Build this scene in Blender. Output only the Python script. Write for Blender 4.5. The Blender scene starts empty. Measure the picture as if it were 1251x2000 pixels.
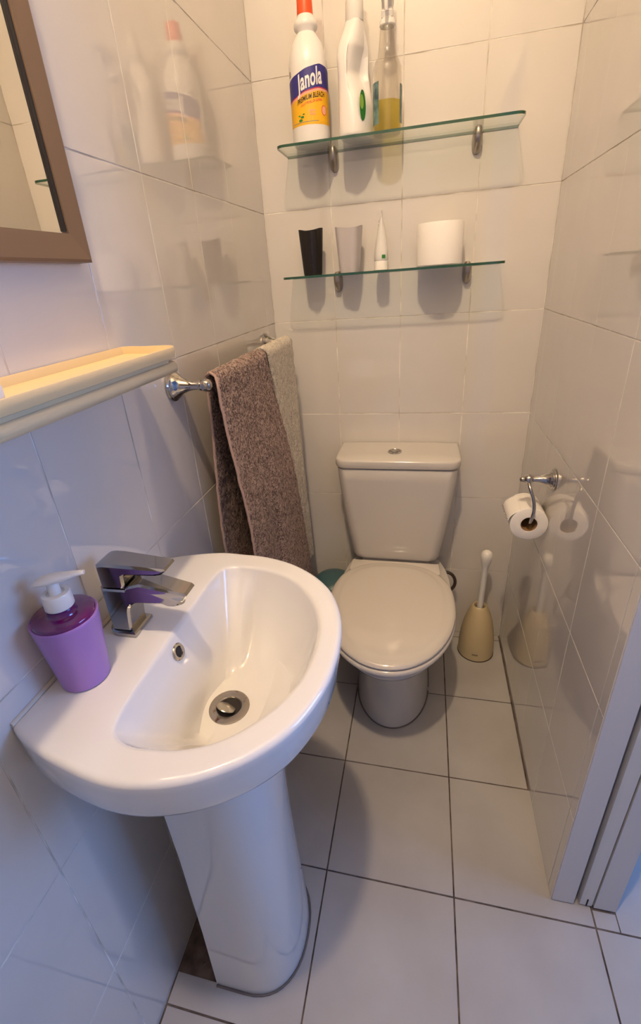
import bpy, math, random
from mathutils import Vector, Matrix
random.seed(7)
S = bpy.context.scene
COL = S.collection
PI = math.pi

# ------------------------------------------------------------------ camera
cam_d = bpy.data.cameras.new('camera')
cam = bpy.data.objects.new('camera', cam_d); COL.objects.link(cam); S.camera = cam
R3 = Matrix(((0.97373993, -0.03407408, 0.22509889), (0.21705074, 0.43730232, -0.87272886), (-0.06869883, 0.89866881, 0.43321454)))
cam.matrix_world = Matrix.Translation((0.47597652, -1.53644959, 1.33386419)) @ R3.to_4x4()
cam_d.sensor_fit = 'VERTICAL'; cam_d.sensor_height = 36.0
cam_d.lens = 903.2487 / 2000 * 36.0
cam_d.shift_x = 0.0081; cam_d.shift_y = -0.01113
cam_d.clip_start = 0.01

# ------------------------------------------------------------------ world and lights
w = bpy.data.worlds.new('world'); S.world = w; w.use_nodes = True
w.node_tree.nodes['Background'].inputs[0].default_value = (0.30, 0.50, 1.0, 1)
w.node_tree.nodes['Background'].inputs[1].default_value = 0.6

def light(name, kind, loc, power, color, rot=(0, 0, 0), **kw):
    d = bpy.data.lights.new(name, kind); d.energy = power; d.color = color
    for k, v in kw.items(): setattr(d, k, v)
    o = bpy.data.objects.new(name, d); COL.objects.link(o); o.location = loc; o.rotation_euler = rot
    return o
LAMP = (0.35, -1.50, 2.95)
# ceiling lamp bulb, plus an added spot whose cone leaves the near floor dim
light('ceiling_bulb_light', 'POINT', LAMP, 31, (1.0, 0.74, 0.48), shadow_soft_size=0.045)
spot = light('added_spot_light', 'SPOT', LAMP, 74, (1.0, 0.74, 0.48), shadow_soft_size=0.045, spot_size=math.radians(76), spot_blend=1.0)
spot.rotation_euler = Vector((0.06, 1.15, -2.1)).to_track_quat('-Z', 'Y').to_euler()
# daylight coming in through the window of the hallway beyond the doorway
light('hall_daylight', 'AREA', (2.27, -0.85, 1.60), 28, (0.19, 0.41, 1.0), rot=(0, PI / 2, 0), shape='RECTANGLE', size=0.9, size_y=1.0)

S.view_settings.view_transform = 'Standard'; S.view_settings.look = 'None'
S.view_settings.gamma = 1.0; S.view_settings.use_curve_mapping = False
S.view_settings.exposure = 0.0

# ------------------------------------------------------------------ materials
def M(name, color, rough=0.5, metal=0.0, coat=0.0, spec=0.5, trans=0.0, emit=None, sub=0.0):
    m = bpy.data.materials.new(name); m.use_nodes = True
    b = m.node_tree.nodes['Principled BSDF']
    b.inputs['Base Color'].default_value = (*color, 1); b.inputs['Roughness'].default_value = rough
    b.inputs['Metallic'].default_value = metal; b.inputs['Coat Weight'].default_value = coat
    b.inputs['Specular IOR Level'].default_value = spec; b.inputs['Transmission Weight'].default_value = trans
    b.inputs['Coat Roughness'].default_value = 0.04
    if sub: b.inputs['Subsurface Weight'].default_value = sub; b.inputs['Subsurface Radius'].default_value = (.01, .008, .006)
    if emit: b.inputs['Emission Color'].default_value = (*emit[0], 1); b.inputs['Emission Strength'].default_value = emit[1]
    return m
def nodes(m): return m.node_tree.nodes, m.node_tree.links, m.node_tree.nodes['Principled BSDF']
def noise_bump(m, scale, strength, dist, detail=2.0, rough=0.5, distort=0.0, stretch=None):
    n, l, b = nodes(m)
    tc = n.new('ShaderNodeTexCoord'); nz = n.new('ShaderNodeTexNoise'); bp = n.new('ShaderNodeBump')
    nz.inputs['Scale'].default_value = scale; nz.inputs['Detail'].default_value = detail
    nz.inputs['Roughness'].default_value = rough; nz.inputs['Distortion'].default_value = distort
    src = tc.outputs['Object']
    if stretch:
        mp = n.new('ShaderNodeMapping'); mp.inputs['Scale'].default_value = stretch
        l.new(src, mp.inputs[0]); src = mp.outputs[0]
    l.new(src, nz.inputs['Vector']); l.new(nz.outputs['Fac'], bp.inputs['Height'])
    bp.inputs['Strength'].default_value = strength; bp.inputs['Distance'].default_value = dist
    l.new(bp.outputs[0], b.inputs['Normal']); l.new(bp.outputs[0], b.inputs['Coat Normal'])
    return nz
def noise_color(m, c1, c2, scale, detail=3.0, lo=0.35, hi=0.65, stretch=None, distort=0.0, world=False):
    n, l, b = nodes(m)
    tc = n.new('ShaderNodeTexCoord'); nz = n.new('ShaderNodeTexNoise'); cr = n.new('ShaderNodeValToRGB')
    nz.inputs['Scale'].default_value = scale; nz.inputs['Detail'].default_value = detail; nz.inputs['Distortion'].default_value = distort
    src = tc.outputs['Object']
    if world: src = n.new('ShaderNodeNewGeometry').outputs['Position']
    if stretch:
        mp = n.new('ShaderNodeMapping'); mp.inputs['Scale'].default_value = stretch
        l.new(src, mp.inputs[0]); src = mp.outputs[0]
    l.new(src, nz.inputs['Vector']); l.new(nz.outputs['Fac'], cr.inputs[0])
    cr.color_ramp.elements[0].position = lo; cr.color_ramp.elements[1].position = hi
    cr.color_ramp.elements[0].color = (*c1, 1); cr.color_ramp.elements[1].color = (*c2, 1)
    l.new(cr.outputs[0], b.inputs['Base Color'])
def clear(name, tint, fres=1.0, rough=0.0, gloss=(1, 1, 1), ior=1.5):
    m = bpy.data.materials.new(name); m.use_nodes = True
    n, l = m.node_tree.nodes, m.node_tree.links
    n.remove(n['Principled BSDF'])
    out = n['Material Output']; t = n.new('ShaderNodeBsdfTransparent'); g = n.new('ShaderNodeBsdfGlossy')
    mx = n.new('ShaderNodeMixShader'); lw = n.new('ShaderNodeLayerWeight'); pw = n.new('ShaderNodeMath'); pw.operation = 'POWER'
    f = n.new('ShaderNodeMath'); f.operation = 'MULTIPLY_ADD'; mu = n.new('ShaderNodeMath'); mu.operation = 'MULTIPLY'; mu.use_clamp = True
    t.inputs[0].default_value = (*tint, 1); g.inputs['Color'].default_value = (*gloss, 1); g.inputs['Roughness'].default_value = rough
    l.new(lw.outputs['Facing'], pw.inputs[0]); pw.inputs[1].default_value = 5.0; l.new(pw.outputs[0], f.inputs[0])
    lw.inputs[0].default_value = 0.5; f0 = ((ior - 1) / (ior + 1)) ** 2; f.inputs[1].default_value = 1 - f0; f.inputs[2].default_value = f0; mu.inputs[1].default_value = fres
    l.new(f.outputs[0], mu.inputs[0]); l.new(mu.outputs[0], mx.inputs[0]); l.new(t.outputs[0], mx.inputs[1]); l.new(g.outputs[0], mx.inputs[2])
    l.new(mx.outputs[0], out.inputs[0])
    return m

m_tile = M('glazed wall tile', (0.80, 0.765, 0.72), 0.05, spec=0.62, coat=0.8)
noise_color(m_tile, (0.64, 0.61, 0.57), (0.675, 0.645, 0.61), 3.0, world=True)
noise_bump(m_tile, 9.0, 0.10, 0.003, 1.0)
m_grout = M('cream wall grout', (0.60, 0.55, 0.48), 0.85)
noise_color(m_grout, (0.50, 0.45, 0.38), (0.86, 0.82, 0.75), 14.0, world=True)
m_floor = M('pale floor tile', (0.62, 0.61, 0.60), 0.33, spec=0.45)
noise_color(m_floor, (0.375, 0.36, 0.345), (0.43, 0.42, 0.41), 5.0, world=True, detail=5)
noise_bump(m_floor, 60.0, 0.08, 0.001)
m_fgrout = M('dark floor grout', (0.085, 0.062, 0.048), 0.9)
noise_color(m_fgrout, (0.05, 0.035, 0.028), (0.16, 0.125, 0.10), 25.0, world=True, detail=6)
m_paint = M('white paint', (0.78, 0.76, 0.72), 0.6)
m_hall = M('hall paint', (0.75, 0.76, 0.78), 0.7)
m_gloss = M('white gloss paint', (0.60, 0.59, 0.60), 0.28)
noise_bump(m_gloss, 40, 0.15, 0.002, stretch=(1, 1, .1))
m_door = M('door leaf paint', (0.62, 0.61, 0.60), 0.35)
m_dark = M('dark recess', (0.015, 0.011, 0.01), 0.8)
m_ceram = M('white glazed ceramic', (0.74, 0.725, 0.70), 0.08, coat=0.5, spec=0.5)
m_bowl = m_ceram
m_toilet = M('toilet ceramic', (0.58, 0.555, 0.52), 0.14, coat=0.3)
m_seat = M('toilet seat plastic', (0.64, 0.60, 0.55), 0.13, spec=0.5, coat=.3)
m_caulk = M('grey sealant', (0.16, 0.13, 0.11), 0.7)
m_wcaulk = M('white sealant', (0.62, 0.56, 0.47), 0.6)
m_chrome = M('chrome', (0.52, 0.50, 0.485), 0.07, metal=1.0)
m_tapchrome = M('worn chrome', (0.44, 0.43, 0.42), 0.09, metal=1.0)
noise_bump(m_tapchrome, 18, 0.12, 0.002, 2)
m_satin = M('satin nickel', (0.42, 0.385, 0.35), 0.30, metal=1.0)
m_bronze = M('satin bronze frame', (0.235, 0.155, 0.095), 0.38, metal=0.35)
m_mirror = M('mirror silver', (0.88, 0.87, 0.82), 0.0, metal=1.0)
m_cream = M('cream plastic', (0.74, 0.57, 0.31), 0.30)
m_creamd = M('cream rod plastic', (0.66, 0.54, 0.33), 0.30)
m_bcream = M('brush holder plastic', (0.56, 0.46, 0.27), 0.35)
m_white = M('white plastic', (0.82, 0.80, 0.76), 0.30)
m_bleach = M('bottle plastic', (0.84, 0.82, 0.80), 0.33)
m_orange = M('orange cap plastic', (0.85, 0.10, 0.02), 0.4)
m_black = M('black plastic', (0.010, 0.008, 0.008), 0.35)
m_greycup = M('lilac grey plastic', (0.52, 0.49, 0.50), 0.40)
m_blue = M('label blue', (0.035, 0.03, 0.22), 0.4)
m_red = M('label crimson', (0.50, 0.03, 0.09), 0.4)
m_yellow = M('label yellow', (0.86, 0.47, 0.015), 0.4)
m_pink = M('label pink', (0.85, 0.42, 0.30), 0.4)
m_lwhite = M('label white', (0.85, 0.83, 0.80), 0.4)
m_lgrey = M('label grey', (0.30, 0.27, 0.24), 0.4)
m_ink = M('label ink', (0.035, 0.025, 0.015), 0.4)
m_lred = M('label red print', (0.72, 0.10, 0.04), 0.4)
m_lgreen = M('label green', (0.03, 0.22, 0.035), 0.4)
m_lgreen2 = M('label lime', (0.30, 0.52, 0.08), 0.4)
m_lteal = M('label teal', (0.055, 0.13, 0.15), 0.4)
noise_color(m_lteal, (0.03, 0.07, 0.09), (0.16, 0.27, 0.26), 60)
m_paper = M('tissue paper', (0.84, 0.81, 0.78), 0.9)
noise_bump(m_paper, 260, 0.35, 0.0015, 2)
m_card = M('cardboard tube', (0.30, 0.17, 0.07), 0.85)
m_teal = M('teal plastic', (0.05, 0.115, 0.135), 0.35)
m_hose = M('dark hose', (0.045, 0.030, 0.022), 0.45)
m_lilac = M('lilac plastic', (0.36, 0.19, 0.52), 0.36, sub=0.0)
m_lidp = M('translucent magenta lid', (0.115, 0.004, 0.10), 0.06, coat=1.0)
m_glass = clear('shelf glass', (0.93, 0.965, 0.94), 1.0)
m_gedge = M('green glass edge', (0.015, 0.075, 0.04), 0.12, spec=0.6, coat=0.5)
m_pet = clear('clear bottle plastic', (0.90, 0.88, 0.84), 1.6, 0.02)
m_liq = clear('yellow liquid', (0.90, 0.84, 0.33), 0.3, 0.02, ior=1.2)
m_winglass = clear('window glass', (0.96, 0.98, 0.98), 1.0)
m_plug = M('dull plug metal', (0.44, 0.41, 0.34), 0.22, metal=1.0)
m_rust = M('waste ring metal', (0.36, 0.32, 0.28), 0.28, metal=0.9)
noise_color(m_rust, (0.16, 0.07, 0.035), (0.40, 0.37, 0.34), 70, lo=0.30, hi=0.42)

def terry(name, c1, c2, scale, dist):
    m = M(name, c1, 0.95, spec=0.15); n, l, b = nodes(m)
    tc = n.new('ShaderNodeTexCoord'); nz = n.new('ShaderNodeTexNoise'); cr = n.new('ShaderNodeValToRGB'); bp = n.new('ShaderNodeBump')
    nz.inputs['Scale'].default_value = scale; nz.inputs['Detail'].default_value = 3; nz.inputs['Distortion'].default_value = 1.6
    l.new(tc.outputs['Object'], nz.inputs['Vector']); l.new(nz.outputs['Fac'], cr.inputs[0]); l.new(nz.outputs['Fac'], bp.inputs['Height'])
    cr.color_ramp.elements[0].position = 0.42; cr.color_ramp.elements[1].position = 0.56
    cr.color_ramp.elements[0].color = (*c2, 1); cr.color_ramp.elements[1].color = (*c1, 1)  # shade in the loop crevices painted into the colour, following the bump noise
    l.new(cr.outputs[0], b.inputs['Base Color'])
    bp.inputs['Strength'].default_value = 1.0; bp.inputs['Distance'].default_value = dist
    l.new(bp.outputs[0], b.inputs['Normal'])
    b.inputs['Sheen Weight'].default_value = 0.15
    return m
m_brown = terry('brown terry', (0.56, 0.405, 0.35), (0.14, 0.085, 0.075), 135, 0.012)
m_hem = M('brown towel hem', (0.42, 0.29, 0.25), 0.9); noise_bump(m_hem, 400, 0.4, 0.001)
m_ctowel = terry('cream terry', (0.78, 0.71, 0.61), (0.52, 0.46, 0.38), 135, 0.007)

# ------------------------------------------------------------------ helpers
def wpos(o): return o['_w'] if o is not None else (0, 0, 0)
ORG = {}
def empty(name, loc, label, cat, group=None):
    o = bpy.data.objects.new(name, None); COL.objects.link(o); o.location = loc; o.empty_display_size = 0.02
    ORG[o] = Vector(loc); return tag(o, label, cat, group)
def tag(o, label=None, cat=None, group=None, kind=None):
    if label: o['label'] = label
    if cat: o['category'] = cat
    if group: o['group'] = group
    if kind: o['kind'] = kind
    return o
def link(name, me, mats, parent, org, smooth=True, ang=40):
    for m in (mats if isinstance(mats, (list, tuple)) else [mats]): me.materials.append(m)
    if smooth:
        me.polygons.foreach_set('use_smooth', [True] * len(me.polygons)); me.set_sharp_from_angle(angle=math.radians(ang))
    o = bpy.data.objects.new(name, me); COL.objects.link(o)
    ORG[o] = Vector(org)
    if parent is not None: o.parent = parent; o.location = Vector(org) - ORG[parent]
    else: o.location = org
    return o
def add(name, V, F, mats, parent=None, smooth=True, ang=40, mi=None, org=None):
    V = [Vector(v) for v in V]
    if org is None:
        lo = Vector([min(v[i] for v in V) for i in range(3)]); hi = Vector([max(v[i] for v in V) for i in range(3)])
        org = Vector(((lo.x + hi.x) / 2, (lo.y + hi.y) / 2, lo.z))
    org = Vector(org)
    me = bpy.data.meshes.new(name); me.from_pydata([v - org for v in V], [], F); me.update()
    import bmesh
    bm = bmesh.new(); bm.from_mesh(me); bmesh.ops.recalc_face_normals(bm, faces=bm.faces); bm.to_mesh(me); bm.free()
    if mi:
        for i, p in enumerate(me.polygons): p.material_index = mi[i]
    return link(name, me, mats, parent, org, smooth, ang)
class G:
    """collects shapes into one mesh"""
    def __init__(s): s.V = []; s.F = []; s.mi = []
    def put(s, V, F, m=0):
        b = len(s.V); s.V += [Vector(v) for v in V]; s.F += [[i + b for i in f] for f in F]; s.mi += [m] * len(F); return s
    def box(s, a, b, m=0, bev=0.0):
        x0, y0, z0 = a; x1, y1, z1 = b
        if bev <= 0:
            V = [(x0, y0, z0), (x1, y0, z0), (x1, y1, z0), (x0, y1, z0), (x0, y0, z1), (x1, y0, z1), (x1, y1, z1), (x0, y1, z1)]
            F = [(0, 3, 2, 1), (4, 5, 6, 7), (0, 1, 5, 4), (1, 2, 6, 5), (2, 3, 7, 6), (3, 0, 4, 7)]
            return s.put(V, F, m)
        V = []; ring = lambda d, z: [(x0 + d, y0 + d, z), (x1 - d, y0 + d, z), (x1 - d, y1 - d, z), (x0 + d, y1 - d, z)]
        return s.rings([ring(bev, z0), ring(0, z0 + bev), ring(0, z1 - bev), ring(bev, z1)], m=m)
    def rings(s, R, m=0, cap0=True, cap1=True, closed=True):
        n = len(R[0]); V = [v for r in R for v in r]; F = []
        for i in range(len(R) - 1):
            for j in range(n if closed else n - 1):
                k = (j + 1) % n; F.append((i * n + j, i * n + k, (i + 1) * n + k, (i + 1) * n + j))
        if cap0: F.append(tuple(range(n - 1, -1, -1)))
        if cap1: F.append(tuple(range((len(R) - 1) * n, len(R) * n)))
        return s.put(V, F, m)
    def lathe(s, prof, c=(0, 0, 0), axis='Z', n=40, m=0, cap0=True, cap1=True, rot=None, sx=1, sy=1):
        """prof: (r, h) list along axis; rot: Matrix 3x3 applied before moving to c"""
        R = []
        for r, h in prof:
            ring = []
            for k in range(n):
                a = 2 * PI * k / n; v = Vector((r * math.cos(a) * sx, r * math.sin(a) * sy, h))
                if rot is not None: v = rot @ v
                elif axis == 'X': v = Vector((v.z, v.x, v.y))
                elif axis == '-X': v = Vector((-v.z, v.x, v.y))
                elif axis == 'Y': v = Vector((v.x, v.z, v.y))
                ring.append(v + Vector(c))
            R.append(ring)
        return s.rings(R, m, cap0, cap1)
    def tube(s, pts, r, n=14, m=0, taper=None):
        P = [Vector(q) for q in pts]; R = []; up = None
        for i, q in enumerate(P):
            t = (P[min(i + 1, len(P) - 1)] - P[max(i - 1, 0)]).normalized()
            if up is None:
                up = Vector((0, 0, 1)) if abs(t.z) < 0.9 else Vector((1, 0, 0))
            a = t.cross(up).normalized(); b = a.cross(t).normalized(); up = b
            rr = r * (taper[i] if taper else 1)
            R.append([q + a * (rr * math.cos(2 * PI * k / n)) + b * (rr * math.sin(2 * PI * k / n)) for k in range(n)])
        return s.rings(R, m)
    def build(s, name, mats, parent=None, smooth=True, ang=40, org=None):
        return add(name, s.V, s.F, mats, parent, smooth, ang, s.mi, org)
def catmull(P, n, closed=True):
    out = []; L = len(P); rng = L if closed else L - 1
    for i in range(rng):
        g = lambda k: Vector(P[k % L]) if closed else Vector(P[max(0, min(L - 1, k))])
        p0, p1, p2, p3 = g(i - 1), g(i), g(i + 1), g(i + 2)
        for k in range(n):
            t = k / n
            out.append(0.5 * ((2 * p1) + (p2 - p0) * t + (2 * p0 - 5 * p1 + 4 * p2 - p3) * t * t + (3 * p1 - p0 - 3 * p2 + p3) * t ** 3))
    if not closed: out.append(Vector(P[-1]))
    return out
def lerp(a, b, t): return a + (b - a) * t
def sstep(t): t = max(0, min(1, t)); return t * t * (3 - 2 * t)
def rrect(x0, y0, x1, y1, r, n=6, r2=None):
    """rounded rectangle, r near y0 side, r2 near y1 side"""
    if r2 is None: r2 = r
    out = []
    for cx, cy, a0, rr in ((x1 - r, y0 + r, -PI / 2, r), (x1 - r2, y1 - r2, 0, r2), (x0 + r2, y1 - r2, PI / 2, r2), (x0 + r, y0 + r, PI, r)):
        for k in range(n + 1):
            a = a0 + PI / 2 * k / n; out.append((cx + rr * math.cos(a), cy + rr * math.sin(a)))
    return out

# ------------------------------------------------------------------ room shell
W = 0.8038; CEIL = 3.05; YF = -1.90; ZT = [0.0, 0.3020, 0.6045, 0.9070, 1.2095, 1.5120, 1.8145, 2.1170, 2.4195]
REC = 0.0007     # grout recess below tile faces
wall_back = tag(G().box((-0.15, REC, -0.1), (W + 0.25, 0.15, CEIL)).build('wall_back', m_grout, smooth=False), kind='structure')
wall_left = tag(G().box((-0.15, YF - 0.1, -0.1), (-REC, REC, CEIL)).build('wall_left', m_grout, smooth=False), kind='structure')
JY = -0.886
wall_right = tag(G().box((W + REC, JY + 0.03, -0.1), (0.851, REC, CEIL)).build('wall_right', m_grout, smooth=False), kind='structure')
wall_right_outer = tag(G().box((0.893, JY + 0.03, 0), (0.937, 0.15, CEIL)).build('wall_right_outer', m_hall, smooth=False), kind='structure')
wall_front = tag(G().box((-0.15, YF - 0.12, 0), (0.937, YF, CEIL)).build('wall_front', m_paint, smooth=False), kind='structure')
g = G().box((W, JY + 0.03, 2.06), (0.937, YF, CEIL)).box((W, YF, 0), (0.937, -1.72, 2.06))
wall_door = tag(g.build('wall_right_doorway', m_paint, smooth=False), kind='structure')
ceiling = tag(G().box((-0.15, YF - 0.5, CEIL), (2.6, 0.5, CEIL + 0.1)).build('ceiling', m_paint, smooth=False), kind='structure')
# hallway beyond the doorway
g = G().box((0.937, 0.35, 0), (2.45, 0.45, CEIL)).box((0.937, -2.45, 0), (2.45, -2.35, CEIL))
g.box((2.35, -2.35, 0), (2.45, 0.35, 1.10)).box((2.35, -2.35, 2.40), (2.45, 0.35, CEIL)).box((2.35, -2.35, 1.10), (2.45, -1.4, 2.40)).box((2.35, -0.3, 1.10), (2.45, 0.35, 2.40))
tag(g.build('wall_hall', m_hall, smooth=False), kind='structure')
win = G()
for a, b in (((2.36, -1.4, 1.10), (2.42, -1.35, 2.40)), ((2.36, -.35, 1.10), (2.42, -.30, 2.40)), ((2.36, -1.35, 1.10), (2.42, -.35, 1.15)), ((2.36, -1.35, 2.35), (2.42, -.35, 2.40)), ((2.37, -.87, 1.15), (2.41, -.83, 2.35))):
    win.box(a, b, bev=.004)
window = tag(win.build('window_1', m_gloss, smooth=False), kind='structure')
G().box((2.388, -1.35, 1.15), (2.392, -.35, 2.35)).build('pane', m_winglass, window, smooth=False)

# ---- tiles
TM = {}
def tile_mesh(kind, w_, h_, mat, t=0.0062, c=0.0003):
    key = (kind, round(w_, 4), round(h_, 4))
    if key in TM: return TM[key]
    V = []
    for d, z in ((0, 0), (0, t - c * .6), (c, t)):
        V += [(-w_ / 2 + d, -h_ / 2 + d, z), (w_ / 2 - d, -h_ / 2 + d, z), (w_ / 2 - d, h_ / 2 - d, z), (-w_ / 2 + d, h_ / 2 - d, z)]
    F = [(3, 2, 1, 0), (8, 9, 10, 11)] + [(i * 4 + j, i * 4 + (j + 1) % 4, i * 4 + 4 + (j + 1) % 4, i * 4 + 4 + j) for i in (0, 1) for j in range(4)]
    me = bpy.data.meshes.new('tile'); me.from_pydata(V, [], F); me.materials.append(mat); TM[key] = me; return me
def put_tile(parent, me, pos, rot, j=0.0016):
    o = bpy.data.objects.new('tile', me); COL.objects.link(o); o.parent = parent
    o.location = Vector(pos) - ORG[parent]
    o.rotation_euler = (rot @ Matrix.Rotation(random.gauss(0, j), 3, 'X') @ Matrix.Rotation(random.gauss(0, j * .8), 3, 'Y')).to_euler()
RB = Matrix(((1, 0, 0), (0, 0, -1), (0, 1, 0)))               # tile normal -> -Y
RL = Matrix(((0, 0, 1), (1, 0, 0), (0, 1, 0)))                # tile normal -> +X
RR_ = Matrix(((0, 0, -1), (-1, 0, 0), (0, 1, 0)))             # tile normal -> -X
T = 0.0062; gw = 0.0026
xs = [0.0, 0.2013, 0.4013, 0.6013, W]
for i in range(4):
    for k in range(8):
        a, b, z0, z1 = xs[i] + gw / 2, xs[i + 1] - gw / 2, ZT[k] + gw / 2, ZT[k + 1] - gw / 2
        if i == 3: b += gw / 2 - .001
        put_tile(wall_back, tile_mesh('w', b - a, z1 - z0, m_tile), ((a + b) / 2, T, (z0 + z1) / 2), RB)
ly = [0.0, -0.0765, -0.2765, -0.4765, -0.6763, -0.8740, -1.0716, -1.2716, -1.4716, -1.6716, -1.8716]
tight = {1, 2}
for i in range(len(ly) - 1):
    for k in range(8):
        ga = 0.0 if i in tight else gw / 2; gb = 0.0 if (i + 1) in tight else gw / 2
        a, b, z0, z1 = ly[i] - ga, ly[i + 1] + gb, ZT[k] + gw / 2, ZT[k + 1] - gw / 2
        put_tile(wall_left, tile_mesh('w', a - b, z1 - z0, m_tile), (-T, (a + b) / 2, (z0 + z1) / 2), RL, 0.0012)
ry = [0.0, -0.0645, -0.2645, -0.4645, -0.6645, -0.8585, JY + 0.002]
tight = {1, 2, 3}
for i in range(len(ry) - 1):
    for k in range(8):
        ga = 0.0 if i in tight else gw / 2; gb = 0.0 if (i + 1) in tight else gw / 2
        a, b, z0, z1 = ry[i] - ga, ry[i + 1] + gb, ZT[k] + gw / 2, ZT[k + 1] - gw / 2
        put_tile(wall_right, tile_mesh('w', a - b, z1 - z0, m_tile), (W + T, (a + b) / 2, (z0 + z1) / 2), RR_, 0.0003)
# upper plaster above the tiles is the wall slab itself; floor
floor = tag(G().box((-0.15, -2.45, -0.12), (2.45, 0.45, -0.0020)).build('floor', m_fgrout, smooth=False), kind='structure')
fx = [0.001, 0.2831, 0.5874, 0.8881, 1.1881, 1.4881, 1.7881, 2.0881, 2.345]
fy = [0.0, -0.0310, -0.3304, -0.6270, -0.9226, -1.2210, -1.5190, -1.8170, -2.1150, -2.345]
g2 = 0.0019
def ftile(x0, x1, y0, y1):
    put_tile(floor, tile_mesh('f', x1 - x0, y0 - y1, m_floor), ((x0 + x1) / 2, (y0 + y1) / 2, -T), Matrix.Identity(3), 0.0006)
for i in range(len(fx) - 1):
    for k in range(len(fy) - 1):
        x0, x1, y0, y1 = fx[i] + g2, fx[i + 1] - g2, fy[k] - g2, fy[k + 1] + g2
        if i == 0 and k == 4: continue
        if i == 0: x0 = 0.004
        if i == 2 and y1 > -1.25:                     # floor runs to the right wall, then the door opening
            if y1 > JY: x1 = W - 0.0045
        if i == 2 and k == 4: pass
        if i >= 3 and y1 > JY + 0.05:
            if i == 3: x0 = 0.94
        if i == 3 and k == 3:
            ftile(0.9385, x1, y0, y1); ftile(fx[3] + g2, 0.9360, -0.889, y1)
            continue
        ftile(x0, x1, y0, y1)
# floor pieces below the door jambs (row of the partition)
ftile(W + .001, fx[3] - g2, -0.889, fy[4] + g2)
# cut tile round the pedestal foot: an L of two arms joined, leaving the bare patch by the wall
px0, px1, py0, py1 = 0.003, fx[1] - g2, fy[4] - g2, fy[5] + g2
P2 = [(px0, py1), (px1, py1), (px1, py0), (0.094, py0), (0.094, -1.1700), (px0, -1.1700)]
top = [(x, y, 0) for x, y in P2]; bot = [(x, y, -T) for x, y in P2]
add('tile', bot + top, [(5, 4, 3, 2, 1, 0), (6, 7, 8, 9, 10, 11)] + [(i, (i + 1) % 6, 6 + (i + 1) % 6, 6 + i) for i in range(6)], m_floor, floor, smooth=False)
# dirt left on the bare screed by the pedestal
V = []; F = []
for k in range(26):
    cx, cy, r = random.uniform(.012, .085), random.uniform(-1.155, -.95), random.uniform(.002, .007)
    b = len(V); V += [(cx + r * math.cos(a) * random.uniform(.6, 1), cy + r * math.sin(a) * random.uniform(.6, 1), -.0019) for a in (0, 1.2, 2.4, 3.6, 4.9)] + [(cx, cy, -.0019 + r * .4)]
    F += [(b + j, b + (j + 1) % 5, b + 5) for j in range(5)]
tag(add('mortar_crumbs', V, F, m_fgrout, floor, smooth=False), kind='stuff')

# ---- pocket door frame
jamb = tag(G().box((W + .0015, JY, 0.003), (0.851, JY + 0.0295, 2.06), bev=.0012).build('trim_1', m_gloss, smooth=False), kind='structure')
tag(G().box((0.8925, JY, 0.003), (0.937, JY + 0.0295, 2.06), bev=.0015).build('trim_2', m_gloss, smooth=False), kind='structure')
tag(G().box((0.8630, JY + 0.001, 0.006), (0.8885, -0.02, 2.05), bev=.0012).build('door_1', m_door, smooth=False), kind='structure')
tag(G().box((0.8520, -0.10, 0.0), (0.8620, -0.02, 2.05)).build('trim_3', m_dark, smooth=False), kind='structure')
G().box((0.8755, JY + 0.0002, 0.006), (0.8785, JY + 0.002, 0.032)).build('floor_guide', m_dark, bpy.data.objects['door_1'], smooth=False)

# ------------------------------------------------------------------ ceiling lamp (above the frame)
t = empty('ceiling_light', (LAMP[0], LAMP[1], CEIL), 'small round ceiling lamp above the basin', 'lamp')
G().lathe([(.075, -.012), (.078, -.004), (.078, 0)], (LAMP[0], LAMP[1], CEIL)).build('base', m_white, t)

# ------------------------------------------------------------------ washbasin
YC = -1.056
half = [(0, .188), (.022, .199), (.055, .211), (.090, .220), (.135, .2275), (.180, .2275), (.225, .218), (.265, .201), (.305, .173), (.338, .136), (.360, .090), (.371, .045), (.374, 0)]
def basin_poly(pts):
    up = catmull([(x, y, 0) for x, y in pts] , 6, False)
    lo = [Vector((v.x, -v.y, 0)) for v in reversed(up[:-1])]
    P = [(v.x, YC - v.y) for v in up] + [(v.x, YC - v.y) for v in lo]
    return P                     # goes near wall corner -> front -> far wall corner
def ray_poly(c, a, P):
    d = (math.cos(a), math.sin(a)); best = None
    for i in range(len(P)):
        (x1, y1), (x2, y2) = P[i], P[(i + 1) % len(P)]
        ex, ey = x2 - x1, y2 - y1; den = d[0] * ey - d[1] * ex
        if abs(den) < 1e-12: continue
        s_ = ((x1 - c[0]) * ey - (y1 - c[1]) * ex) / den; u = ((x1 - c[0]) * d[1] - (y1 - c[1]) * d[0]) / den
        if s_ > 0 and -1e-6 <= u <= 1 + 1e-6 and (best is None or s_ < best): best = s_
    return (c[0] + d[0] * best, c[1] + d[1] * best)
CB = (0.205, YC)
OP = basin_poly(half)
bh = [(.124, 0), (.1245, .10), (.127, .150), (.136, .172), (.160, .181), (.188, .1800), (.218, .176), (.256, .160), (.290, .130), (.318, .088), (.333, .045), (.337, 0)]
BP = catmull([(x, YC + y, 0) for x, y in bh] , 6, False); BP = [(v.x, v.y) for v in BP]; BP = BP + [(x, 2 * YC - y) for x, y in reversed(BP[1:-1])]
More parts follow.
